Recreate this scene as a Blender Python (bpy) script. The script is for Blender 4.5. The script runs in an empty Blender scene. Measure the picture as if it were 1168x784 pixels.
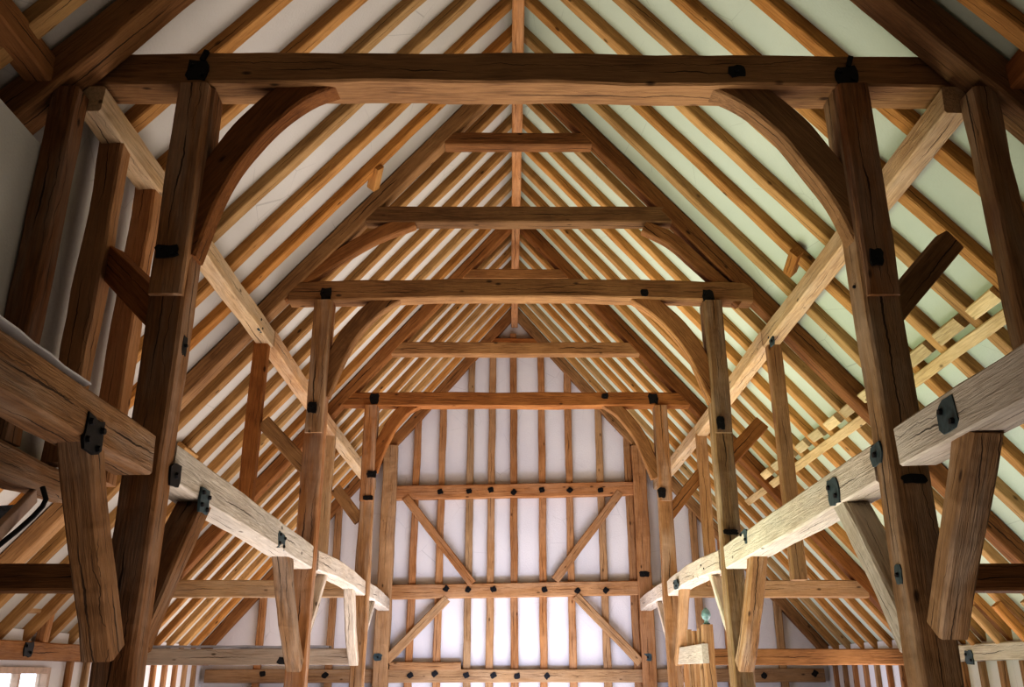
import bpy, math, random
from mathutils import Vector, Matrix, noise
random.seed(7)
C = bpy.context.scene.collection
H = 1.7                      # camera height above the floor; z values below are relative to it
F, TH, VPX, CX = 1010.0, math.radians(20.5), 582.0, -0.11
CT, ST = math.cos(TH), math.sin(TH)

def W(px, py, Y=None, X=None, Z=None):
    """world point (z relative to eye level) that the survey photo shows at px,py on a plane"""
    u, v = px - VPX, 392.0 - py
    dx, dy, dz = u, F*CT - v*ST, F*ST + v*CT
    if Y is not None: t = Y/dy
    elif X is not None: t = (X - CX)/dx
    else: t = Z/dz
    return Vector((CX + dx*t, dy*t, dz*t))

# ------------------------------------------------------------------ materials
def nodes_of(name):
    m = bpy.data.materials.new(name); m.use_nodes = True
    nt = m.node_tree; nt.nodes.clear()
    out = nt.nodes.new('ShaderNodeOutputMaterial'); b = nt.nodes.new('ShaderNodeBsdfPrincipled')
    nt.links.new(b.outputs[0], out.inputs[0])
    return m, nt, b
def N(nt, kind, **kw):
    n = nt.nodes.new(kind)
    for k, v in kw.items(): setattr(n, k, v)
    return n
def math_(nt, op, a, b=None, clamp=False):
    n = nt.nodes.new('ShaderNodeMath'); n.operation = op; n.use_clamp = clamp
    for i, x in enumerate((a, b)):
        if x is None: continue
        if isinstance(x, (int, float)): n.inputs[i].default_value = x
        else: nt.links.new(x, n.inputs[i])
    return n.outputs[0]
def mix(nt, fac, a, b, mode='MIX'):
    n = nt.nodes.new('ShaderNodeMix'); n.data_type = 'RGBA'; n.blend_type = mode
    for i, x in ((0, fac), (6, a), (7, b)):
        if isinstance(x, (int, float)): n.inputs[i].default_value = x
        elif isinstance(x, tuple): n.inputs[i].default_value = (*x, 1) if len(x) == 3 else x
        else: nt.links.new(x, n.inputs[i])
    return n.outputs[2]
def maprange(nt, v, a, b, c, d):
    n = nt.nodes.new('ShaderNodeMapRange'); nt.links.new(v, n.inputs[0])
    for i, x in enumerate((a, b, c, d)): n.inputs[i+1].default_value = x
    return n.outputs[0]

def wood(name, dark, mid, light, crack=1.0, grey=0.0, rough=.72, var=.25):
    m, nt, b = nodes_of(name); L = nt.links.new
    tc = N(nt, 'ShaderNodeTexCoord'); oi = N(nt, 'ShaderNodeObjectInfo')
    rnd = oi.outputs['Random']
    off = N(nt, 'ShaderNodeCombineXYZ'); s = math_(nt, 'MULTIPLY', rnd, 37.0)
    for i in range(3): L(s, off.inputs[i])
    co = N(nt, 'ShaderNodeVectorMath', operation='ADD'); L(tc.outputs['Object'], co.inputs[0]); L(off.outputs[0], co.inputs[1])
    def nz(sx, sy, sz, scale, detail=4, dist=0.0):
        mp = N(nt, 'ShaderNodeMapping'); L(co.outputs[0], mp.inputs[0]); mp.inputs['Scale'].default_value = (sx, sy, sz)
        n = N(nt, 'ShaderNodeTexNoise'); L(mp.outputs[0], n.inputs['Vector'])
        n.inputs['Scale'].default_value = scale; n.inputs['Detail'].default_value = detail; n.inputs['Distortion'].default_value = dist
        return n.outputs['Fac']
    grain = nz(.6, 9, 9, 5.0, 6, .6)
    fine = nz(1.2, 30, 30, 6.0, 3)
    blot = nz(.8, 1.6, 1.6, 1.6, 4)
    g = maprange(nt, grain, .36, .64, 0, 1)
    c1 = mix(nt, g, dark, mid)
    c2 = mix(nt, maprange(nt, blot, .38, .66, 0, 1), c1, light)
    c2 = mix(nt, .45, c2, mix(nt, g, tuple(x*.7 for x in light), light))
    c2 = mix(nt, math_(nt, 'MULTIPLY', maprange(nt, fine, .35, .7, 0, 1), .22), c2, dark)
    if grey > 0:
        gm = maprange(nt, nz(.5, 3, 3, 2.2, 5), .42, .62, 0, grey)
        c2 = mix(nt, gm, c2, (.54, .47, .39))
    # knots
    vo = N(nt, 'ShaderNodeTexVoronoi'); mp = N(nt, 'ShaderNodeMapping'); L(co.outputs[0], mp.inputs[0])
    mp.inputs['Scale'].default_value = (.55, 1.2, 1.2); L(mp.outputs[0], vo.inputs['Vector']); vo.inputs['Scale'].default_value = 3.6
    kn = maprange(nt, vo.outputs['Distance'], .05, .11, 1, 0)
    c2 = mix(nt, math_(nt, 'MULTIPLY', kn, .8), c2, tuple(x*.25 for x in dark))
    # shrinkage cracks that wander along the timber (local X)
    sep = N(nt, 'ShaderNodeSeparateXYZ'); L(tc.outputs['Object'], sep.inputs[0])
    sepn = N(nt, 'ShaderNodeSeparateXYZ'); L(tc.outputs['Normal'], sepn.inputs[0])
    def line(axis, seed, width, amp, offs):
        cx = N(nt, 'ShaderNodeCombineXYZ')
        L(math_(nt, 'ADD', math_(nt, 'MULTIPLY', sep.outputs[0], 1.0), s), cx.inputs[0]); cx.inputs[1].default_value = seed
        n = N(nt, 'ShaderNodeTexNoise'); L(cx.outputs[0], n.inputs['Vector']); n.inputs['Scale'].default_value = 1.1; n.inputs['Detail'].default_value = 5
        n.inputs['Roughness'].default_value = .62
        wv = math_(nt, 'MULTIPLY', math_(nt, 'SUBTRACT', n.outputs['Fac'], .5), amp)
        d = math_(nt, 'ABSOLUTE', math_(nt, 'SUBTRACT', sep.outputs[axis], math_(nt, 'ADD', wv, offs)))
        n2 = N(nt, 'ShaderNodeTexNoise'); cx2 = N(nt, 'ShaderNodeCombineXYZ')
        L(math_(nt, 'ADD', sep.outputs[0], s), cx2.inputs[0]); cx2.inputs[1].default_value = seed+9.3
        L(cx2.outputs[0], n2.inputs['Vector']); n2.inputs['Scale'].default_value = .9
        wd = maprange(nt, n2.outputs['Fac'], .47, .66, -.0002, width)
        nm = sepn.outputs[3-axis]
        return math_(nt, 'MULTIPLY', math_(nt, 'LESS_THAN', d, wd), math_(nt, 'GREATER_THAN', math_(nt, 'ABSOLUTE', nm), .75))
    cr = math_(nt, 'MAXIMUM', line(1, 1.7, .0075*crack, .16, .015), line(2, 5.1, .0075*crack, .16, -.01))
    cr2 = math_(nt, 'MAXIMUM', line(1, 8.7, .002*crack, .3, -.06), line(2, 12.1, .002*crack, .3, .06))
    cr = math_(nt, 'MAXIMUM', cr, cr2)
    c2 = mix(nt, math_(nt, 'MULTIPLY', cr, .8), c2, tuple(x*.12 for x in dark))
    hs = N(nt, 'ShaderNodeHueSaturation'); L(c2, hs.inputs['Color'])
    L(maprange(nt, rnd, 0, 1, 1-var, 1+var), hs.inputs['Value'])
    r2 = math_(nt, 'FRACT', math_(nt, 'MULTIPLY', rnd, 7.31))
    L(maprange(nt, r2, 0, 1, .496, .512), hs.inputs['Hue'])
    L(maprange(nt, r2, 0, 1, 1.02, .84), hs.inputs['Saturation'])
    L(hs.outputs[0], b.inputs['Base Color'])
    b.inputs['Roughness'].default_value = rough; b.inputs['Specular IOR Level'].default_value = .25
    h = math_(nt, 'ADD', math_(nt, 'MULTIPLY', grain, .5), math_(nt, 'MULTIPLY', fine, .25))
    h = math_(nt, 'SUBTRACT', h, math_(nt, 'MULTIPLY', cr, 1.2))
    adz = nz(1.4, 1.0, 1.0, 3.5, 2)
    h = math_(nt, 'ADD', h, math_(nt, 'MULTIPLY', adz, 1.3))
    bp = N(nt, 'ShaderNodeBump'); L(h, bp.inputs['Height']); bp.inputs['Strength'].default_value = .9; bp.inputs['Distance'].default_value = .025
    L(bp.outputs[0], b.inputs['Normal'])
    return m

OAK   = wood('oak_truss',   (.14,.050,.013), (.30,.122,.033), (.40,.185,.058), 1.2)
OAKP  = wood('oak_post',    (.15,.060,.020), (.31,.140,.050), (.42,.215,.085), 1.5, grey=.25)
RAF   = wood('rafter_wood', (.26,.108,.024), (.43,.21,.055), (.55,.295,.095), .6, var=.18)
PALE  = wood('oak_pale',    (.42,.30,.20), (.62,.50,.38), (.74,.64,.52), 1.0, grey=.5, var=.08)
PLATE = wood('oak_plate',   (.42,.23,.10), (.58,.36,.18), (.70,.48,.27), .9, grey=.2, var=.08)
WALLT = wood('oak_wall_frame', (.26,.110,.036), (.42,.21,.08), (.52,.285,.125), .9, grey=.1, var=.1)
BATT  = wood('batten_wood', (.45,.30,.12), (.62,.46,.22), (.70,.54,.30), .3)

def plaster(name, col, col2):
    m, nt, b = nodes_of(name); L = nt.links.new
    tc = N(nt, 'ShaderNodeTexCoord')
    n = N(nt, 'ShaderNodeTexNoise'); L(tc.outputs['Object'], n.inputs['Vector']); n.inputs['Scale'].default_value = .9; n.inputs['Detail'].default_value = 6
    n2 = N(nt, 'ShaderNodeTexNoise'); L(tc.outputs['Object'], n2.inputs['Vector']); n2.inputs['Scale'].default_value = 38; n2.inputs['Detail'].default_value = 4
    c = mix(nt, maprange(nt, n.outputs['Fac'], .35, .7, 0, 1), col, col2)
    vo = N(nt, 'ShaderNodeTexVoronoi', feature='DISTANCE_TO_EDGE'); L(tc.outputs['Object'], vo.inputs['Vector']); vo.inputs['Scale'].default_value = 1.1
    n3 = N(nt, 'ShaderNodeTexNoise'); L(tc.outputs['Object'], n3.inputs['Vector']); n3.inputs['Scale'].default_value = 1.4
    hair = math_(nt, 'MULTIPLY', math_(nt, 'LESS_THAN', vo.outputs['Distance'], .0035), maprange(nt, n3.outputs['Fac'], .5, .6, 0, .35))
    c = mix(nt, hair, c, tuple(x*.45 for x in col))
    L(c, b.inputs['Base Color']); b.inputs['Roughness'].default_value = .9; b.inputs['Specular IOR Level'].default_value = .15
    bp = N(nt, 'ShaderNodeBump'); L(math_(nt, 'ADD', n2.outputs['Fac'], math_(nt, 'MULTIPLY', n.outputs['Fac'], 2.0)), bp.inputs['Height'])
    bp.inputs['Strength'].default_value = .25; bp.inputs['Distance'].default_value = .02; L(bp.outputs[0], b.inputs['Normal'])
    return m
PL_ROOF_L = plaster('roof_plaster_left', (.56,.52,.455), (.50,.465,.41))
PL_ROOF_R = plaster('roof_plaster_right_green_cast', (.54,.575,.46), (.49,.53,.43))  # greenish cast of bounced daylight put into this slope's plaster colour
PL_WALL = plaster('wall_plaster', (.80,.78,.76), (.74,.72,.72))
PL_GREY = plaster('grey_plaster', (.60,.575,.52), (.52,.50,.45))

def simple(name, col, rough=.6, metal=0.0, nscale=20, amt=.4, emit=None):
    m, nt, b = nodes_of(name); L = nt.links.new
    tc = N(nt, 'ShaderNodeTexCoord'); n = N(nt, 'ShaderNodeTexNoise'); L(tc.outputs['Object'], n.inputs['Vector'])
    n.inputs['Scale'].default_value = nscale; n.inputs['Detail'].default_value = 4
    L(mix(nt, maprange(nt, n.outputs['Fac'], .4, .65, 0, 1), col, tuple(x*(1-amt) for x in col)), b.inputs['Base Color'])
    b.inputs['Roughness'].default_value = rough; b.inputs['Metallic'].default_value = metal
    if emit: b.inputs['Emission Color'].default_value = (*emit[0], 1); b.inputs['Emission Strength'].default_value = emit[1]
    return m
IRON  = simple('black_iron', (.018,.016,.016), .55, .3)
IRONB = simple('blue_grey_iron', (.075,.11,.115), .6, .2)
FLOORM = simple('earth_floor', (.46,.40,.34), .9, 0, 1.5, .25)
PAPER = simple('white_sheet', (.72,.70,.68), .8, 0, 4, .1)
CLOTH = simple('grey_cloth', (.45,.44,.46), .9, 0, 4, .2)
FRAME = simple('window_frame_paint', (.62,.45,.34), .6, 0, 8, .2)
CABLE = simple('black_cable', (.02,.02,.022), .5)
SHEETM = simple('blue_sheet_metal', (.35,.45,.65), .3, .6)
BRASS = simple('green_lamp_glass', (.25,.38,.36), .3)
gl, nt, b = nodes_of('window_glass'); b.inputs['Base Color'].default_value = (.9,.95,1,1); b.inputs['Roughness'].default_value = .05
b.inputs['Transmission Weight'].default_value = 1.0; b.inputs['IOR'].default_value = 1.05
GLASS = gl

# ------------------------------------------------------------------ geometry helpers
def link(name, me, M, parent=None, mat=None, pm=None):
    o = bpy.data.objects.new(name, me); C.objects.link(o)
    if mat: me.materials.append(mat)
    if parent is not None:
        o.parent = parent
        o.matrix_parent_inverse = parent.matrix_basis.inverted() if parent.parent is None else \
            (parent.parent.matrix_basis @ parent.parent.matrix_basis.inverted() @ parent.matrix_basis).inverted()
    o.matrix_basis = M
    return o
def tag(o, label, cat, group=None, kind=None):
    if label: o['label'] = label
    if cat: o['category'] = cat
    if group: o['group'] = group
    if kind: o['kind'] = kind
    return o
def sweep(pts, hw, hd, ch=.018, wob=.008, seed=None, taper=None):
    """hewn timber along pts (local coords): half sizes hw (Y) hd (Z), chamfer, wobble -> mesh"""
    if seed is None: seed = random.uniform(0, 500)
    n = len(pts); V = []; Fc = []
    for i, p in enumerate(pts):
        a = pts[max(i-1, 0)]; c = pts[min(i+1, n-1)]
        t = (c-a).normalized(); up = Vector((0,0,1)); up = (up - t*up.dot(t)).normalized(); sd = up.cross(t)
        k = 1.0 if taper is None else taper(i/(n-1))
        w_, d_ = (hw, hd) if not isinstance(k, tuple) else (hw*k[0], hd*k[1])
        if not isinstance(k, tuple): w_ *= k; d_ *= k
        cc = min(ch, w_*.4, d_*.4)
        ring = [(w_,-d_+cc),(w_,d_-cc),(w_-cc,d_),(-w_+cc,d_),(-w_,d_-cc),(-w_,-d_+cc),(-w_+cc,-d_),(w_-cc,-d_)]
        for j, (y, z) in enumerate(ring):
            s = p.length*1.0 + i*.0
            q = Vector((p.x*1.1 + seed, y*2.5, z*2.5))
            ny = noise.noise(q)*wob + noise.noise(q*3.1)*wob*.5
            nz_ = noise.noise(q + Vector((31,7,3)))*wob + noise.noise(q*3.3+Vector((9,1,2)))*wob*.5
            V.append(p + sd*(y + ny) + up*(z + nz_))
    for i in range(n-1):
        for j in range(8):
            k = (j+1) % 8
            Fc.append((i*8+j, i*8+k, (i+1)*8+k, (i+1)*8+j))
    Fc.append(tuple(range(7,-1,-1))); Fc.append(tuple((n-1)*8+j for j in range(8)))
    me = bpy.data.meshes.new('timber'); me.from_pydata([tuple(v) for v in V], [], Fc); me.update()
    return me
def frame(p0, p1, up):
    x = (p1-p0).normalized(); z = (up - x*up.dot(x)).normalized(); y = z.cross(x)
    M = Matrix((x, y, z)).transposed().to_4x4(); M.translation = p0
    return M
UPZ = Vector((0,0,1))
def timber(name, p0, p1, w, d, mat, label=None, cat=None, group=None, parent=None, up=UPZ, wob=.008, step=.22, ch=.018, bend=0.0, bend_y=0.0, taper=None):
    """straight timber p0->p1; w across, d along up. bend = sagitta in up direction"""
    p0 = Vector(p0)+Vector((0,0,H)); p1 = Vector(p1)+Vector((0,0,H))
    M = frame(p0, p1, Vector(up)); L = (p1-p0).length
    n = max(3, int(L/step)+1)
    pts = [Vector((L*i/(n-1), bend_y*math.sin(math.pi*i/(n-1)), bend*math.sin(math.pi*i/(n-1)))) for i in range(n)]
    me = sweep(pts, w/2, d/2, ch, wob, taper=taper)
    o = link(name, me, M, parent, mat)
    if label: tag(o, label, cat, group)
    return o
def curved(name, wpts, w, d, mat, label, cat, group=None, up=UPZ, wob=.008, parent=None):
    """timber following world points (Catmull-Rom), in a plane; d is in-plane thickness, w is across"""
    P = [Vector(p)+Vector((0,0,H)) for p in wpts]
    Q = [P[0]*2-P[1]] + P + [P[-1]*2-P[-2]]; out = []
    for i in range(1, len(Q)-2):
        for k in range(6):
            t = k/6; a, b_, c, e = Q[i-1], Q[i], Q[i+1], Q[i+2]
            out.append(.5*((2*b_)+(c-a)*t+(2*a-5*b_+4*c-e)*t*t+(3*b_-a-3*c+e)*t**3))
    out.append(P[-1])
    M = frame(P[0], P[-1], Vector(up)); Mi = M.inverted()
    me = sweep([Mi @ p for p in out], w/2, d/2, .018, wob)
    o = link(name, me, M, parent, mat); tag(o, label, cat, group)
    return o
def slab(name, verts, faces, mat, kind='structure', parent=None):
    me = bpy.data.meshes.new(name); me.from_pydata([(v[0], v[1], v[2]+H) for v in verts], [], faces); me.update()
    o = link(name, me, Matrix(), parent, mat)
    if kind: o['kind'] = kind
    return o
def box_verts(x0,x1,y0,y1,z0,z1):
    return [(x0,y0,z0),(x1,y0,z0),(x1,y1,z0),(x0,y1,z0),(x0,y0,z1),(x1,y0,z1),(x1,y1,z1),(x0,y1,z1)]
BOXF = [(0,3,2,1),(4,5,6,7),(0,1,5,4),(1,2,6,5),(2,3,7,6),(3,0,4,7)]
def iron(parent, pos, normal, sx, sy, mat=None, bolts=1, rot=0.0, nib=False, name='iron_plate'):
    """ragged thin iron plate on a face with bolt heads; child of the timber"""
    mat = mat or IRON
    n = Vector(normal).normalized(); p = Vector(pos)+Vector((0,0,H))
    up = UPZ if abs(n.z) < .9 else Vector((0,1,0))
    x = up.cross(n).normalized(); y = n.cross(x)
    R = Matrix((x, y, n)).transposed().to_4x4() @ Matrix.Rotation(rot, 4, 'Z'); R.translation = p
    K = 14; ring = []
    for i in range(K):
        a = 2*math.pi*i/K; c, s = math.cos(a), math.sin(a)
        m = 1/max(abs(c), abs(s)); r = m*(random.uniform(.78, 1.02) if m < 1.3 else random.uniform(.7,.95))
        ring.append((c*r*sx/2, s*r*sy/2))
    V = [(a_, b_, -.012) for a_, b_ in ring] + [(a_, b_, .008) for a_, b_ in ring]
    Fc = [tuple(range(K-1,-1,-1)), tuple(range(K, 2*K))] + [(i, (i+1)%K, K+(i+1)%K, K+i) for i in range(K)]
    me = bpy.data.meshes.new(name); me.from_pydata(V, [], Fc)
    o = link(name, me, R, parent, mat)
    pos_b = {1:[(0,0)], 2:[(-.25,.2),(.25,-.2)], 4:[(-.28,.28),(.3,.2),(.22,-.3),(-.3,-.2)]}[bolts]
    for bx, by in pos_b:
        r0 = min(sx, sy)*(.1 if bolts > 1 else .14)
        hx = [(math.cos(i*math.pi/3)*r0, math.sin(i*math.pi/3)*r0) for i in range(6)]
        V = [(a_, b_, 0) for a_, b_ in hx] + [(a_*.85, b_*.85, .018) for a_, b_ in hx]
        me = bpy.data.meshes.new('bolt_head'); me.from_pydata(V, [], [(0,5,4,3,2,1), tuple(range(6,12))]+[(i,(i+1)%6,6+(i+1)%6,6+i) for i in range(6)])
        bo = bpy.data.objects.new('bolt_head', me); C.objects.link(bo); me.materials.append(IRON)
        bo.parent = o; bo.location = (bx*sx, by*sy, .01)
    if nib:
        V = box_verts(-.02,.02,0,.1,-.01,.03)
        me = bpy.data.meshes.new('spike'); me.from_pydata(V, [], BOXF); me.materials.append(IRON)
        bo = bpy.data.objects.new('spike', me); C.objects.link(bo); bo.parent = o; bo.location = (.03, sy*.46, -.01); bo.rotation_euler = (0,0,-.3)
    return o

# ------------------------------------------------------------------ geometry constants
S = 1.18                              # roof slope (rise per metre)
A_SOF, A_RAF, A_TOP = 8.85, 9.02, 9.22  # apex heights of principal soffit, common rafter soffit, plaster
T = [6.3, 11.6, 16.6, 21.75]          # truss planes
XE = 7.25                             # aisle wall
ORD = 'first second third fourth fifth sixth seventh eighth ninth tenth eleventh twelfth thirteenth fourteenth fifteenth sixteenth seventeenth eighteenth nineteenth twentieth'.split()
NORD = ['first','second','third','fourth','fifth','sixth','seventh','eighth']
TN = ['nearest truss', 'middle truss', 'third truss', 'end wall']
def side(s): return 'left' if s < 0 else 'right'

# ------------------------------------------------------------------ shell
def roof(s, mat):
    x1 = XE+.15; z0, z1 = A_TOP, A_TOP - S*x1; y0, y1, t = -3.0, 22.0, .1
    V = [(0,y0,z0),(0,y1,z0),(s*x1,y1,z1),(s*x1,y0,z1)]
    V += [(a, b_, c+t) for a, b_, c in V]
    Fc = [(0,1,2,3),(7,6,5,4),(0,4,5,1),(1,5,6,2),(2,6,7,3),(3,7,4,0)]
    return slab('ceiling', V, Fc, mat)
roof(-1, PL_ROOF_L); roof(1, PL_ROOF_R)
def wall_box(name, *a, mat=PL_WALL): return slab(name, box_verts(*a), BOXF, mat)
slab('floor', box_verts(-8, 8, -3.2, 23, -H-.1, -H), BOXF, FLOORM)
# end wall: gable-shaped slab
gx = XE+.1; gy0, gy1 = 21.86, 22.0
prof = [(-gx,-H),(gx,-H),(gx,A_TOP-S*gx+.02),(0,A_TOP+.02),(-gx,A_TOP-S*gx+.02)]
slab('wall_back', [(x,gy0,z) for x,z in prof]+[(x,gy1,z) for x,z in prof],
     [(4,3,2,1,0),(5,6,7,8,9)]+[(i,(i+1)%5,5+(i+1)%5,5+i) for i in range(5)], PL_WALL)
slab('wall_front', [(x,-3.14,z) for x,z in prof]+[(x,-3.0,z) for x,z in prof],
     [(4,3,2,1,0),(5,6,7,8,9)]+[(i,(i+1)%5,5+(i+1)%5,5+i) for i in range(5)], PL_WALL)
wall_box('wall_right', XE, XE+.15, -3.0, 21.86, -H, .62)
# left aisle wall has a window opening
wy0, wy1, wz0, wz1 = 12.9, 14.55, -1.1, .10
wall_box('wall_left', -XE-.15, -XE, -3.0, wy0, -H, .62)
wall_box('wall_left', -XE-.15, -XE, wy1, 21.86, -H, .62)
wall_box('wall_left', -XE-.15, -XE, wy0, wy1, wz1, .62)
wall_box('wall_left', -XE-.15, -XE, wy0, wy1, -H, wz0)
wf = slab('window_1', [], [], FRAME)
wm = bpy.data.meshes.new('window_frame'); VV = []; FF = []
def addb(V, Fc, *a):
    k = len(V); V += [(v[0], v[1], v[2]+H) for v in box_verts(*a)]; Fc += [tuple(i+k for i in f) for f in BOXF]
for a in ((-XE-.1,-XE+.07,wy0,wy1,wz1-.09,wz1),(-XE-.1,-XE+.07,wy0,wy1,wz0,wz0+.08),(-XE-.1,-XE+.07,wy0,wy0+.08,wz0+.08,wz1-.09),
          (-XE-.1,-XE+.07,wy1-.08,wy1,wz0+.08,wz1-.09),(-XE-.08,-XE+.03,(wy0+wy1)/2-.03,(wy0+wy1)/2+.03,wz0+.08,wz1-.09)): addb(VV, FF, *a)
wm.from_pydata(VV, [], FF); link('window_frame', wm, Matrix(), wf, FRAME)
wm = bpy.data.meshes.new('glass'); VV = []; FF = []; addb(VV, FF, -XE-.05,-XE-.04,wy0+.08,wy1-.08,wz0+.08,wz1-.09)
wm.from_pydata(VV, [], FF); link('glass', wm, Matrix(), wf, GLASS)
# plaster infill behind the studs of the left upper wall in front of the nearest truss
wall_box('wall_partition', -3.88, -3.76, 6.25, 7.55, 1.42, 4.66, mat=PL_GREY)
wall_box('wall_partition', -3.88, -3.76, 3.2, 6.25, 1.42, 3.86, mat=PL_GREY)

# ------------------------------------------------------------------ rafters
def rafter_line(s, Y, apex, d, x0=.0, x1=XE+.08):
    off = d/2*math.sqrt(1+S*S)         # raise the centre line so the soffit sits on z = apex - S x
    return Vector((s*x0, Y, apex - S*x0 + off)), Vector((s*x1, Y, apex - S*x1 + off))
for s in (-1, 1):
    for b_ in range(-1, 3):
        if b_ < 0: ys = [(6.3-.78, 'first in front of the nearest truss'), (6.3-1.54, 'second in front of the nearest truss')]
        else:
            ys = [(T[b_] + (T[b_+1]-T[b_])*k/7, '%s behind the %s' % (NORD[k-1], TN[b_])) for k in range(1, 7)]
        for Y, txt in ys:
            j = Y + random.uniform(-.03, .03)
            p, q = rafter_line(s, j, A_RAF + random.uniform(-.015,.015), .15)
            timber('common_rafter', p, q, .165, .15, RAF, 'straight common rafter on the %s roof slope, %s' % (side(s), txt),
                   'rafter', 'common rafters of the %s slope' % side(s), up=(s*S, 0, 1), wob=.012, step=.3, ch=.012)
    for i, Y in enumerate(T):
        Yc = [5.99, T[1], T[2], T[3]-.02][i]
        pd = .28 if i == 0 else .235
        p, q = rafter_line(s, Yc, A_SOF-(.08 if i == 0 else 0), pd)
        timber('principal_rafter', p, q, .3 if i == 0 else .25 if i < 3 else .2, pd, OAK, 'thick principal rafter on the %s side of the %s' % (side(s), TN[i]),
               'rafter', up=(s*S, 0, 1), wob=.014)
timber('ridge_beam', (0,3.3,8.72), (0,21.8,8.72), .17, .26, WALLT, 'long reddish ridge beam running under the roof apex', 'beam', wob=.008)

# ------------------------------------------------------------------ trusses
PX = [2.73, 2.74, 2.80]
def front(px, py, Y): return W(px, py, Y=Y)
jz = [2.70, 3.02, 3.03]
tie_z = [(4.60, 4.91), (4.93, 5.22), (4.88, 5.15)]
tie_x = [(-3.74, 3.78), (-3.25, 3.32), (-3.42, 3.5)]
ties = []; posts = {}
for i in range(3):
    z0, z1 = tie_z[i]; zc = (z0+z1)/2; h = z1-z0; x0, x1 = tie_x[i]
    t = timber('tie_beam', (x0, T[i]+.02, zc+(.02 if i == 0 else 0)), (x1, T[i]+.02, zc-(.02 if i == 0 else 0)), .34 if i == 0 else .28, h, OAK,
               ['broad dark tie beam across the top of the nearest truss', 'cambered tie beam across the middle truss', 'pale tie beam across the third truss, in front of the gable'][i],
               'beam', wob=.016, bend=[.03,.07,.0][i])
    ties.append(t)
    for s in (-1, 1):
        xw = .27 if i == 0 else .25
        xx = s*PX[i]; yb = T[i]+.03
        post = timber('arcade_post', (xx, yb, -H), (xx, yb, z0+.01), xw, xw, OAKP,
                      'upright oak post on the %s of the %s' % (side(s), TN[i]), 'post', up=(0,-1,0), wob=.014, ch=.022)
        posts[(i, s)] = post
        jw = timber('jowl', (xx - s*.0, yb-.09, jz[i]), (xx, yb-.11, z0-.005), xw*.93, .2, OAKP, parent=post, up=(0,-1,0), wob=.012,
                    taper=lambda t_: (1.0, 1.0+.12*t_))
# arch braces between posts and ties (traced centre lines)
def mid(a, b_): return ((a[0]+b_[0])/2, (a[1]+b_[1])/2)
arch = {
 (0,-1): [(398,88),(345,106),(296,144),(258,190),(230,238),(208,294)],
 (0, 1): [(800,90),(850,112),(898,149),(936,192),(963,228),(992,282)],
 (1,-1): [(452,338),(425,356),(404,377),(390,398),(377,425),(366,452)],
 (1, 1): [(724,338),(752,356),(776,380),(792,402),(805,428),(818,458)],
 (2,-1): [(480,458),(462,468),(450,482),(440,498),(431,518),(424,538)],
 (2, 1): [(688,458),(706,470),(720,486),(730,500),(739,520),(750,545)]}
for (i, s), pl in arch.items():
    Yb = T[i]+.02
    curved('arch_brace', [W(x, y, Y=Yb) for x, y in pl], [.2,.17,.16][i], [.27,.24,.24][i], OAK,
           'curved brace from the %s post up to the tie beam of the %s' % (side(s), TN[i]), 'brace', up=(-s,0,1), wob=.014)
# collars
def collar(i, x0, x1, z0, z1, d, label, mat=OAK):
    return timber('collar_beam', (x0, T[i], (z0+z1)/2), (x1, T[i], (z0+z1)/2), d, z1-z0, mat, label, 'beam', wob=.01)
c_mid = collar(1, -2.22, 2.27, 6.19, 6.45, .24, 'long collar beam of the middle truss, above its tie beam')
c_up = collar(1, -1.10, 1.12, 7.51, 7.73, .22, 'short upper collar near the top of the middle truss')
c_t3 = collar(2, -2.52, 2.55, 5.94, 6.20, .22, 'collar beam of the third truss, just above its tie beam')
collar(2, -1.16, 1.20, 7.58, 7.80, .22, 'short upper collar of the third truss, above the middle tie beam')
collar(3, -.75, .78, 8.08, 8.26, .16, 'tiny collar tight under the ridge against the end gable')
# curved struts from collar to tie of the middle truss
curved('collar_brace', [W(x,y,Y=11.58) for x,y in [(472,254),(430,270),(390,292),(352,318),(322,340)]], .16, .2, OAK,
       'slender curved brace under the left end of the middle truss collar', 'brace', up=(1,0,1))
curved('collar_brace', [W(x,y,Y=11.58) for x,y in [(734,260),(765,275),(792,298),(822,325),(845,346)]], .16, .2, OAK,
       'slender curved brace under the right end of the middle truss collar', 'brace', up=(-1,0,1))
# short outer struts on the posts
def strut(pa, ya, pb, yb, w, d, label):
    timber('post_strut', W(*pa, Y=ya), W(*pb, Y=yb), w, d, OAK, label, 'brace', up=(0,0,1), wob=.008, ch=.01)
strut((190,366), 6.42, (126,298), 6.76, .16, .25, 'short dark strut rising left from the nearest left post')
strut((1012,362), 6.34, (1083,276), 6.55, .14, .2, 'short square-cut strut rising right from the nearest right post')
strut((350,536), 11.6, (301,482), 11.55, .14, .2, 'short strut rising left from the left post of the middle truss')
strut((824,532), 11.6, (869,483), 11.55, .14, .2, 'short strut rising right from the right post of the middle truss')
strut((410,594), 16.6, (383,558), 16.6, .13, .22, 'short strut rising left from the left post of the third truss')
strut((758,594), 16.6, (800,540), 16.6, .13, .22, 'short strut rising right from the right post of the third truss')

# ------------------------------------------------------------------ longitudinal plates (upper, pale) and their studs
for s in (-1, 1):
    for k in range(3):
        ya = T[k] - (.2 if k == 0 else .0); yb = T[k+1]
        j0, j1 = [( .0,-.03),(-.03,.02),(.02,-.02)][k]
        o = timber('arcade_plate', (s*(3.55+j0), ya, 4.42), (s*(3.55+j1), yb-.01, 4.40), .21, .25, PLATE,
               'pale upper side plate on the %s, between the %s and the %s' % (side(s), TN[k], TN[k+1]), 'beam', wob=.012)
        if k == 1:
            ip = W(880,387,X=3.44) if s > 0 else W(297,370,X=-3.44)
            iron(o, ip, (-s,0,0), .2, .22, IRONB, 2)
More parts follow.
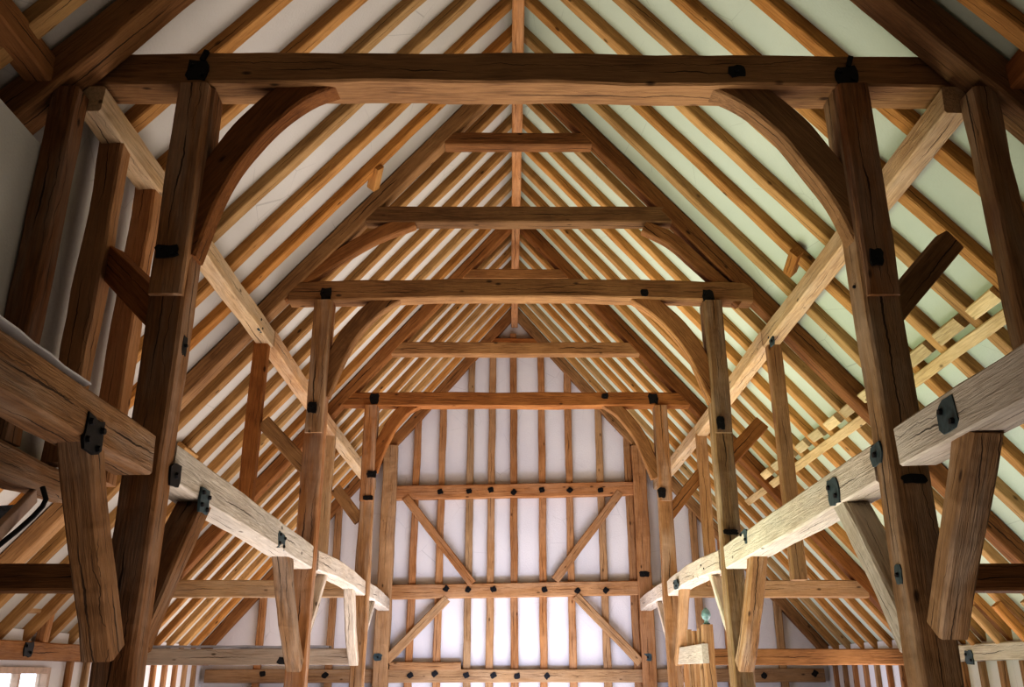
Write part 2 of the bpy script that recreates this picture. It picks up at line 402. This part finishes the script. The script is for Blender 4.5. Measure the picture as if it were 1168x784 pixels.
# studs carrying the plate beside each truss, and the studded wall left of the nearest truss
for Y, lab in ((6.0,'wavy-edged stud at the far left edge, in front of the nearest truss'),
               (6.66,'tall stud left of the nearest left post, second from the left edge'),
               (7.42,'tall stud closest behind the nearest left post')):
    timber('wall_stud', (-3.66 if Y < 6.1 else -3.56, Y, 1.5), (-3.66 if Y < 6.1 else -3.56, Y, 4.4 if Y < 6.1 else 4.34), .2, .2, OAKP if Y < 6.1 else WALLT, lab, 'stud', up=(0,-1,0), wob=.02)
0 and timber('side_plate', (-3.56, 3.3, 4.42), (-3.56, 6.2, 4.42), .22, .25, OAK, 'dark plate over the studs at the far left, in front of the nearest truss', 'beam')
0 and timber('side_plate', (3.62, 3.3, 4.44), (3.62, 6.2, 4.44), .22, .25, OAK, 'dark plate at the far right, in front of the nearest truss', 'beam')
timber('wall_stud', (3.67, 6.0, -1.7), (3.67, 6.0, 4.4), .2, .22, OAKP, 'wavy-edged stud at the far right edge, in front of the nearest truss', 'stud', up=(0,-1,0), wob=.025)
timber('wall_sill', (-3.62, 3.3, 1.36), (-3.62, 6.95, 1.36), .26, .22, OAKP, 'rough rounded sill log at the far left, below the grey plaster', 'beam', wob=.03, ch=.06)
timber('aisle_stud', (-3.55, 11.5, 1.85), (-3.55, 11.5, 4.32), .19, .16, OAK, 'upright stud under the left plate beside the middle truss', 'stud', up=(0,-1,0), wob=.01)
timber('aisle_stud', (3.55, 11.55, 1.12), (3.55, 11.55, 4.32), .19, .16, WALLT, 'upright stud under the right plate beside the middle truss', 'stud', up=(0,-1,0), wob=.012)
timber('aisle_stud', (-3.55, 16.55, 1.4), (-3.55, 16.55, 4.32), .17, .16, PLATE, 'bright orange stud under the left plate beside the third truss', 'stud', up=(0,-1,0), wob=.01)
timber('aisle_stud', (3.55, 16.55, 1.5), (3.55, 16.55, 4.32), .2, .16, WALLT, 'upright stud under the right plate beside the third truss', 'stud', up=(0,-1,0), wob=.01)
timber('purlin', (-3.86, 3.3, 4.52), (-3.86, 6.15, 4.52), .22, .24, OAK, 'dark purlin end in the top left corner', 'beam')
timber('purlin', (3.95, 3.3, 4.45), (3.95, 6.15, 4.45), .22, .24, OAK, 'dark purlin end in the top right corner', 'beam')

# ------------------------------------------------------------------ mid rails (pale, lower) between posts
rails = {}
for s in (-1, 1):
    segs = [(3.2, 6.06, 1.50, 1.50, 2.73, 2.73, .29, 'front'), (6.5, 11.35, 1.48, 1.38, 2.74, 2.72, .29, 'first'),
            (11.8, 16.4, 1.40, 1.45, 2.74, 2.84, .26, 'second'), (16.8, 21.5, 1.48, 1.53, 2.86, 3.06, .28, 'third')]
    names = ['thick pale rail at the %s edge, running from the camera to the nearest post', 'long pale rail on the %s between the nearest and middle posts',
             'pale bowed rail on the %s between the middle and third posts', 'short pale rail on the %s between the third truss and the end wall']
    for k, (ya, yb, za, zb, xa, xb, d, _) in enumerate(segs):
        if s < 0 and k == 0: za = zb = 1.44; 
        rails[(k,s)] = timber('arcade_rail', (s*xa, ya, za), (s*xb, yb, zb), .27, d, PALE if not (k == 0 and s < 0) else OAKP, names[k] % side(s), 'beam',
               wob=.012, ch=.015, bend=[0,0,.05,.02][k], bend_y=0)
# knee braces below the rails, in the line of the arcade
def knee(s, x, ya, za, yb, zb, w, d, mat, lab, bend=0):
    timber('knee_brace', (s*x, ya, za), (s*x, yb + (.03 if yb > ya else -.03), zb+.05), w, d, mat, lab, 'brace', up=(0,-1,0), wob=.02, bend=bend)
for s in (-1, 1):
    sd = side(s)
    knee(s, 2.72, 6.02, .13 if s < 0 else .27, 5.22, 1.36, .2, .22, OAKP, 'heavy brace in front of the nearest %s post, up to the edge rail' % sd)
    knee(s, 2.72, 6.48, .2, 7.4, 1.36, .2, .2, PALE if s > 0 else OAKP, 'brace behind the nearest %s post, up to the long rail' % sd, bend=.04)
    knee(s, 2.72, 11.38, .1, 10.35, 1.27, .19, .2, OAKP, 'brace in front of the middle %s post, up to the long rail' % sd, bend=.05)
    knee(s, 2.74, 11.74, .3, 12.75, 1.3, .13, .13, PALE, 'slender white brace behind the middle %s post' % sd)
    knee(s, 2.84, 16.42, .2, 15.5, 1.34, .17, .17, PALE if s < 0 else WALLT, 'brace in front of the third %s post, up to the bowed rail' % sd, bend=.05)
    knee(s, 2.88, 16.8, .1, 18.5, 1.35, .12, .12, PALE, 'slender brace behind the third %s post' % sd)

# ------------------------------------------------------------------ aisle ties
for s in (-1, 1):
    sd = side(s)
    timber('aisle_tie', (s*2.8, 6.3, .62), (s*7.1, 6.3, .62), .2, .18, OAK, 'dark aisle tie running out to the %s edge from the nearest post' % sd, 'beam', wob=.008)
    timber('aisle_tie', (s*2.9, 16.6, 1.45), (s*6.35, 16.6, 1.45), .22, .3, PLATE if s < 0 else WALLT, 'upper aisle tie on the %s at the third truss' % sd, 'beam')
    timber('aisle_tie', (s*2.9, 16.6, .29), (s*7.2, 16.6, .29), .3, .27, PALE if s < 0 else OAK, 'lower aisle tie on the %s at the third truss' % sd, 'beam')
    # wall plate of the aisle and its studs
    wp = timber('wall_plate', (s*(XE-.1), 3.3, .32), (s*(XE-.1), 21.7, .32), .22, .25, WALLT if s < 0 else PALE, 'low wall plate along the %s aisle wall' % sd, 'beam', wob=.01, step=.4)
    iron(wp, W(33,741,X=-(XE-.22)) if s < 0 else W(1106,750,X=XE-.22), (-s,0,0), .28, .22, IRON if s < 0 else IRONB, 2)
    k = 0; Y = 12.2
    while Y < 21.4:
        if not (s < 0 and wy0-.12 < Y < wy1+.12):
            timber('aisle_wall_stud', (s*(XE-.04), Y, -H), (s*(XE-.04), Y, .19), .09, .11, WALLT, 'stud of the %s aisle wall, %s in view counted from the near end' % (sd, ORD[k]), 'stud',
                   'studs of the %s aisle wall' % sd, up=(0,-1,0), step=.5, ch=.01)
            k += 1
        Y += .6
for iy, Y in enumerate((12.2, 12.95, 13.7, 14.45, 15.2)):      # ashlar pieces from plate to rafter on the right
    timber('ashlar_piece', (XE-.12, Y, .40), (XE-.52, Y, .93), .12, .13, RAF, 'short ashlar strut on the right wall plate, %s from the camera' % ORD[iy], 'strut', 'ashlar struts on the right wall plate', up=(0,-1,0))
timber('ashlar_post', (-XE+.12, 14.0, .42), (-XE+.16, 14.0, .98), .14, .16, WALLT, 'short upright block on the left wall plate, above the window', 'strut', up=(0,-1,0))
timber('ashlar_rail', (-XE+.12, 13.2, .86), (-XE+.16, 14.1, .92), .14, .1, WALLT, 'short level block on the left wall plate, beside the upright block', 'strut')
# battens on the lower right slope
bx = 4.80; bz = A_RAF - S*bx
timber('batten', (bx, 6.5, bz-.02), (bx, 18.3, bz-.02), .14, .05, BATT, 'long pale batten nailed under the right rafters above the long rail', 'batten', up=(S,0,1), step=.4)
for b_ in range(0, 2):
    for k in range(7):
        y0 = T[b_] + (T[b_+1]-T[b_])*k/7 + .12; y1 = T[b_] + (T[b_+1]-T[b_])*(k+1)/7 - .12
        timber('batten_block', (bx-.13, y0, A_RAF-S*(bx-.13)+.0), (bx-.13, y1, A_RAF-S*(bx-.13)+.0), .15, .1, BATT, 'pale blocking piece on the right batten, %s beyond the %s' % (NORD[k], TN[b_]),
               'block', 'blocking pieces along the right batten', up=(S,0,1), ch=.012, wob=.015)
# loose cleats between rafters
def cleat(px, py, s, ln, lab, rot=0):
    u, v = px-VPX, 392-py; dx, dy, dz = u, F*CT-v*ST, F*ST+v*CT
    a = A_RAF - .0; t = (a + s*S*-CX)/(dz + s*S*dx); p = Vector((CX+dx*t, dy*t, dz*t))
    d = Vector((rot*s, 1, -rot*S)).normalized()
    timber('cleat', p-d*ln/2, p+d*ln/2, .13, .14, RAF, lab, 'block', up=(s*S,0,1), ch=.01)
cleat(428, 202, -1, .4, 'small block between left rafters above the middle truss principal', .3)
cleat(905, 298, 1, .5, 'small block between right rafters beside the upper plate', .1)
cleat(213, 516, -1, .6, 'small pale block between left rafters beside the nearest left post')

# ------------------------------------------------------------------ end wall framing
YW = 21.74
def ew(px, py): return W(px, py, Y=YW)
sx = [-2.45,-1.81,-1.11,-.58,-.02,.68,1.36,2.13,2.82]
for k, x in enumerate(sx):
    zt = min(A_SOF - S*abs(x) + .1, 8.4)
    timber('gable_stud', (x+random.uniform(-.02,.02), YW+.03, -H), (x+random.uniform(-.02,.02), YW+.03, zt), .17, .12, WALLT,
           'stud of the end wall, %s from the left between the two end posts' % (NORD+['ninth'])[k], 'stud', 'studs of the end wall', up=(0,-1,0), wob=.018)
for x, zt in ((-5.95,2.3),(-4.3,3.9),(4.35,3.9),(5.0,3.2),(6.2,1.9),(-3.62,4.5),(3.62,4.5)):
    timber('gable_stud', (x, YW+.03, -H), (x, YW+.03, zt), .17, .12, WALLT, 'end wall stud in the %s aisle, %s m beyond the end post' % (side(x), ['half a','one and a half','two','three'][min(3, int((abs(x)-3)/.95))]), 'stud', 'studs of the end wall', up=(0,-1,0), wob=.012)
for s in (-1, 1):
    ep = timber('end_post', (s*3.08, YW-.08, -H), (s*3.08, YW-.08, 5.35), .34, .26, WALLT, 'wide upright post at the %s side of the end wall' % side(s), 'post', up=(0,-1,0), wob=.018)
    iron(ep, W(431 if s < 0 else 739, 750, Y=YW-.21), (0,-1,0), .22, .18, IRONB, 1)
    if s > 0: iron(ep, W(735, 655, Y=YW-.21), (0,-1,0), .25, .14, IRON, 1)
r1 = timber('wall_rail', ew(446,563), ew(722,558), .2, .34, WALLT, 'upper rail across the end wall studs', 'beam', wob=.01)
r2 = timber('wall_rail', ew(442,676), ew(730,671), .2, .33, WALLT, 'middle rail across the end wall, at rail height of the posts', 'beam', wob=.01)
r3 = timber('wall_rail', (-7.1,YW,-.04), (7.1,YW,-.02), .2, .29, WALLT, 'lowest rail across the whole end wall', 'beam', wob=.01)
for s in (-1, 1):
    timber('wall_rail', (s*3.2, YW, 1.85), (s*5.9, YW, 1.85), .18, .28, PLATE, 'rail of the end wall in the %s aisle' % side(s), 'beam')
timber('wall_rail', ew(445,760), ew(526,760), .22, .17, WALLT, 'short doubled rail piece at lower left of the end wall', 'beam')
for xs, yy, r, dy in (((502,535,560,586,618,650,685),560.5,r1,0),((509,534,563,621,659,691),673,r2,0),((300,345,371,468,496,532,563,590,624,872,930),770,r3,0)):
    for x in xs: iron(r, W(x, yy+random.uniform(-1.5,1.5), Y=YW-.105), (0,-1,0), .15, .13, IRON, 1, rot=random.uniform(0,1), name='iron_fixing')
def wbrace(a, b_, lab): timber('wall_brace', W(*a, Y=YW-.07), W(*b_, Y=YW-.07), .1, .2, WALLT, lab, 'brace', up=(1,0,.3), wob=.012)
wbrace((463,568),(539,666),'upper left diagonal brace on the end wall')
wbrace((707,562),(633,662),'upper right diagonal brace on the end wall')
wbrace((510,683),(441,754),'lower left diagonal brace on the end wall')
wbrace((657,680),(731,756),'lower right diagonal brace on the end wall')

# ------------------------------------------------------------------ low gate on the right beyond the middle post, small lamp knob
g = bpy.data.objects.new('slatted_gate', None); C.objects.link(g); g.location = (2.95, 15.2, 0); bpy.context.view_layer.update()
tag(g, 'low white slatted gate between the middle and third right posts', 'gate')
def gpart(nm, p0, p1, w, d, mat): 
    o = timber(nm, p0, p1, w, d, mat, up=(0,-1,0) if abs(p0[2]-p1[2]) > .3 else UPZ, ch=.008, wob=.006, parent=g)
for Y in (16.1, 15.65, 15.2, 14.75): gpart('slat', (2.9,Y,-1.5), (2.9,Y,.68+random.uniform(-.03,.03)), .07, .13, WALLT)
gpart('gate_post', (2.92,14.3,-H), (2.92,14.3,.72), .15, .16, WALLT)
gpart('gate_rail', (2.85,14.2,.30), (2.85,16.35,.30), .1, .28, PALE)
gpart('gate_rail', (2.85,14.2,-1.2), (2.85,16.35,-1.2), .1, .2, PALE)
def lathe(name, prof, M, mat, parent=None, n=16):
    V = []; Fc = []
    for r, z in prof:
        for j in range(n): a = 2*math.pi*j/n; V.append((r*math.cos(a), r*math.sin(a), z))
    for i in range(len(prof)-1):
        for j in range(n): k = (j+1)%n; Fc.append((i*n+j, i*n+k, (i+1)*n+k, (i+1)*n+j))
    Fc.append(tuple(range(n-1,-1,-1))); Fc.append(tuple((len(prof)-1)*n+j for j in range(n)))
    me = bpy.data.meshes.new(name); me.from_pydata(V, [], Fc); me.update()
    for p in me.polygons: p.use_smooth = True
    return link(name, me, M, parent, mat)
lp = lathe('gate_lantern', [(.04,0),(.06,.01),(.035,.03),(.03,.06),(.06,.09),(.075,.14),(.06,.2),(.03,.23),(.015,.25)], Matrix.Translation((2.92,14.3,.72+H)), BRASS)
tag(lp, 'small greenish lantern knob on top of the gate post', 'lantern')

# cloth and white sheet lying on timbers, cable and strip at the left edge
def drape(name, path, wvec, mat, lab, cat, thick=.012):
    V = []; n = len(path)
    for i, p in enumerate(path):
        p = Vector(p)+Vector((0,0,H)); w_ = Vector(wvec)
        for a, z in ((-.5,0),(.5,0),(.5,thick),(-.5,thick)):
            V.append(tuple(p + w_*a + Vector((0,0,z + .015*noise.noise(Vector((i*.7,a*3,1)))))))
    Fc = [(i*4+j, i*4+(j+1)%4, (i+1)*4+(j+1)%4, (i+1)*4+j) for i in range(n-1) for j in range(4)] + [(3,2,1,0), tuple((n-1)*4+j for j in range(4))]
    me = bpy.data.meshes.new(name); me.from_pydata(V, [], Fc); me.update()
    o = link(name, me, Matrix(), None, mat); tag(o, lab, cat); return o
drape('white_sheet', [(-2.74, 3.4+.17*i, 1.605 + .035*max(0,1-i/9)) for i in range(11)], (.2,0,.06), PAPER,
      'thin white sheet lying curled on the rail at the left edge', 'sheet')
drape('dust_cloth', [(-6.6+.3*i, 16.6, .435) for i in range(12)], (0,.3,0), CLOTH, 'long grey cloth laid along the lower left aisle tie', 'cloth', .04)
def tube(name, pts, r, mat, lab=None, cat=None, parent=None, n=8):
    cu = bpy.data.curves.new(name, 'CURVE'); cu.dimensions = '3D'; sp = cu.splines.new('POLY'); sp.points.add(len(pts)-1)
    for i, p in enumerate(pts): sp.points[i].co = (p[0], p[1], p[2]+H, 1)
    cu.bevel_depth = r; cu.bevel_resolution = 3; cu.use_fill_caps = True
    tmp = bpy.data.objects.new('tmp', cu); me = bpy.data.meshes.new_from_object(tmp); bpy.data.objects.remove(tmp)
    me.materials.clear(); o = link(name, me, Matrix(), parent, mat)
    if lab: tag(o, lab, cat)
    return o
pa = W(34,562,Y=6.3); pb = W(0,600,Y=5.7)
fl = timber('floodlight_arm', W(38,566,Y=6.4), W(-6,612,Y=5.9), .05, .11, FRAME, 'slim wooden arm hanging below the sill log at the left edge', 'bracket', ch=.006)
tube('black_cable', [W(x,y,Y=Y) for x,y,Y in ((49,556,6.25),(53,570,6.25),(49,578,6.22),(38,590,6.2),(20,606,6.1),(0,622,6.0),(-12,632,5.95))], .018, CABLE,
     'thick black cable looping under the sill log at the left edge', 'cable')
sh = slab('metal_sheet', [tuple(W(*a)) for a in ((-12,580,6.1),(26,577,6.3),(14,596,6.2),(-12,612,6.0))]+[tuple(W(*a)+Vector((0,0,.01))) for a in ((-12,580,6.1),(26,577,6.3),(14,596,6.2),(-12,612,6.0))],
     [(0,1,2,3),(7,6,5,4),(0,4,5,1),(1,5,6,2),(2,6,7,3),(3,7,4,0)], SHEETM, kind=None)
tag(sh, 'bluish metal sheet corner at the left edge under the sill log', 'sheet')

# ------------------------------------------------------------------ iron work
fy = [T[0]-.15-.005, T[1]-.12, T[2]-.12]
iron(ties[0], W(225,81,Y=fy[0]), (0,-1,0), .2, .22, IRON, 2, nib=True, name='iron_strap')
iron(ties[0], W(965,86,Y=fy[0]), (0,-1,0), .2, .2, IRON, 2, nib=True, name='iron_strap')
iron(ties[0], W(840,81,Y=fy[0]), (0,-1,0), .15, .12, IRON, 1, rot=.2)
iron(ties[1], W(372,336,Y=fy[1]), (0,-1,0), .17, .2, IRON, 2); iron(ties[1], W(808,338,Y=fy[1]), (0,-1,0), .18, .2, IRON, 2); iron(ties[1], W(735,334,Y=fy[1]), (0,-1,0), .12, .12, IRON, 1)
iron(ties[2], W(427,455,Y=fy[2]), (0,-1,0), .2, .24, IRON, 2); iron(ties[2], W(745,455,Y=fy[2]), (0,-1,0), .2, .22, IRON, 2); iron(ties[2], W(690,452,Y=fy[2]), (0,-1,0), .14, .12, IRON, 1)
def pi_(i, s, px, py, sx_, sy_, b_=1, jowl=True, mat=IRON):
    iron(posts[(i,s)], W(px, py, Y=T[i]+(-.185 if jowl else -.11)), (0,-1,0), sx_, sy_, mat, b_)
pi_(0,-1,190,287,.19,.11,2); pi_(0,1,1000,293,.11,.15); pi_(0,1,1043,546,.2,.07,1,False); pi_(1,-1,356,465,.14,.16); pi_(1,1,822,482,.12,.2)
pi_(1,1,834,607,.2,.07,1,False); pi_(2,-1,424,541,.2,.14); pi_(2,-1,420,568,.2,.1); pi_(2,1,755,562,.16,.2)
pi_(1,-1,328,754,.26,.09,2,False)
iron(posts[(0,1)], W(1026,656,X=PX[0]-.135), (-1,0,0), .13,.15, IRONB, 1)
iron(posts[(0,1)], W(977,327,X=PX[0]-.13), (-1,0,0), .1,.2, IRONB, 1)
iron(posts[(0,-1)], W(210,395,X=-PX[0]+.135), (1,0,0), .1,.16, IRON, 1)
def ri(k, s, px, py, a, b_, n_=2, mat=IRONB):
    xs = {0:2.73,1:2.73,2:2.78,3:2.95}[k]-.136
    iron(rails[(k,s)], W(px, py, X=s*xs), (-s,0,0), a*1.15, b_*1.15, mat, n_)
ri(0,-1,107,497,.24,.2,4,IRON); ri(1,-1,200,543,.2,.16,1,IRON); ri(1,-1,233,572,.22,.18,4,IRONB); ri(1,-1,321,617,.3,.16,4)
ri(2,-1,351,635,.3,.14,1,IRON); ri(2,-1,363,643,.3,.16)
ri(0,1,1082,475,.22,.2,2); ri(1,1,1000,519,.2,.15,1); ri(1,1,951,561,.25,.2,2); ri(1,1,849,613,.3,.16,2)
ri(2,1,821,633,.3,.12,1); ri(2,1,803,647,.3,.14); ri(2,1,771,667,.35,.14); ri(3,1,752,674,.4,.12,1)

# ------------------------------------------------------------------ lights (unseen area lamps added as fill and floor bounce)
def area(name, loc, target, sx_, sy_, power, col):
    l = bpy.data.lights.new(name, 'AREA'); l.shape = 'RECTANGLE'; l.size = sx_; l.size_y = sy_; l.energy = power; l.color = col
    o = bpy.data.objects.new(name, l); C.objects.link(o); o.location = (loc[0], loc[1], loc[2]+H)
    d = Vector(target)-Vector(loc); o.rotation_euler = d.to_track_quat('-Z','Y').to_euler()
    return o
fl_ = area('floor_bounce_fill', (0,15.5,-1.6), (0,15.5,5), 5, 11, 640, (.97,.94,1.0)); fl_.data.spread = math.radians(148)  # added area lamp standing in for light bounced off the nave floor
fn_ = area('near_floor_bounce_fill', (0,7.0,-1.6), (0,7.4,5), 5, 4, 130, (1.0,.94,.95)); fn_.data.spread = math.radians(125)  # added upward fill under the nearest truss, standing in for floor bounce
gn_ = area('green_fill_right_slope', (-2.0,11.0,-1.5), (6,12.0,4.5), 5, 1.6, 170, (.80,1.0,.60)); gn_.data.spread = math.radians(110)  # added green fill low in the nave, aimed at the right slope; no door
area('fill_from_right_aisle', (6.6,14.0,-.9), (-4,14.0,3.5), 6, 1.4, 200, (1.0,.88,.88))  # added pinkish fill inside the right aisle; no door is built there
area('fill_end_wall', (0,18.0,-1.5), (0,21.8,.6), 5, 1.0, 200, (.60,.69,1.0))  # added blue fill lamp that brightens the lower end wall
area('fill_aisle_left', (-5.2,19.0,-1.5), (-6.5,17,2), 2, 3, 170, (1.0,.93,.93))  # added fill lamp for the far left aisle
area('fill_aisle_left_front', (-5.0,10.0,-1.6), (-6.6,12,2), 2, 4, 150, (1.0,.93,.94))  # added fill lamp for the left aisle nearer the camera
area('fill_aisle_right', (5.2,18.5,-1.5), (6.5,15,2), 2, 3, 90, (.74,.78,1.0))  # added bluish fill lamp for the far right aisle
area('fill_right_front', (5.0,9.0,-1.6), (6.9,10.5,1.0), 2, 3, 120, (.70,.80,1.0))  # added bluish fill lamp for the near right aisle
area('fill_behind_camera', (0,-1.5,0), (0,8,3), 4, 2, 22, (1.0,.9,.8))  # added weak warm fill lamp behind the camera
w = bpy.data.worlds.new('World'); bpy.context.scene.world = w; w.use_nodes = True
bg = w.node_tree.nodes['Background']; bg.inputs[0].default_value = (.85,.92,1,1); bg.inputs[1].default_value = 2.5

# ------------------------------------------------------------------ camera
cam = bpy.data.cameras.new('Camera'); co = bpy.data.objects.new('Camera', cam); C.objects.link(co)
cam.sensor_width = 36; cam.lens = 36*F/1168; co.location = (CX, 0, H)
co.rotation_euler = (math.pi/2 + TH, 0, -0.00198); cam.clip_start = .05
bpy.context.scene.camera = co
sc = bpy.context.scene
sc.view_settings.view_transform = 'Standard'
try: sc.view_settings.look = 'High Contrast'
except Exception: pass
sc.view_settings.exposure = -0.30
sc.cycles.max_bounces = 6; sc.cycles.diffuse_bounces = 4
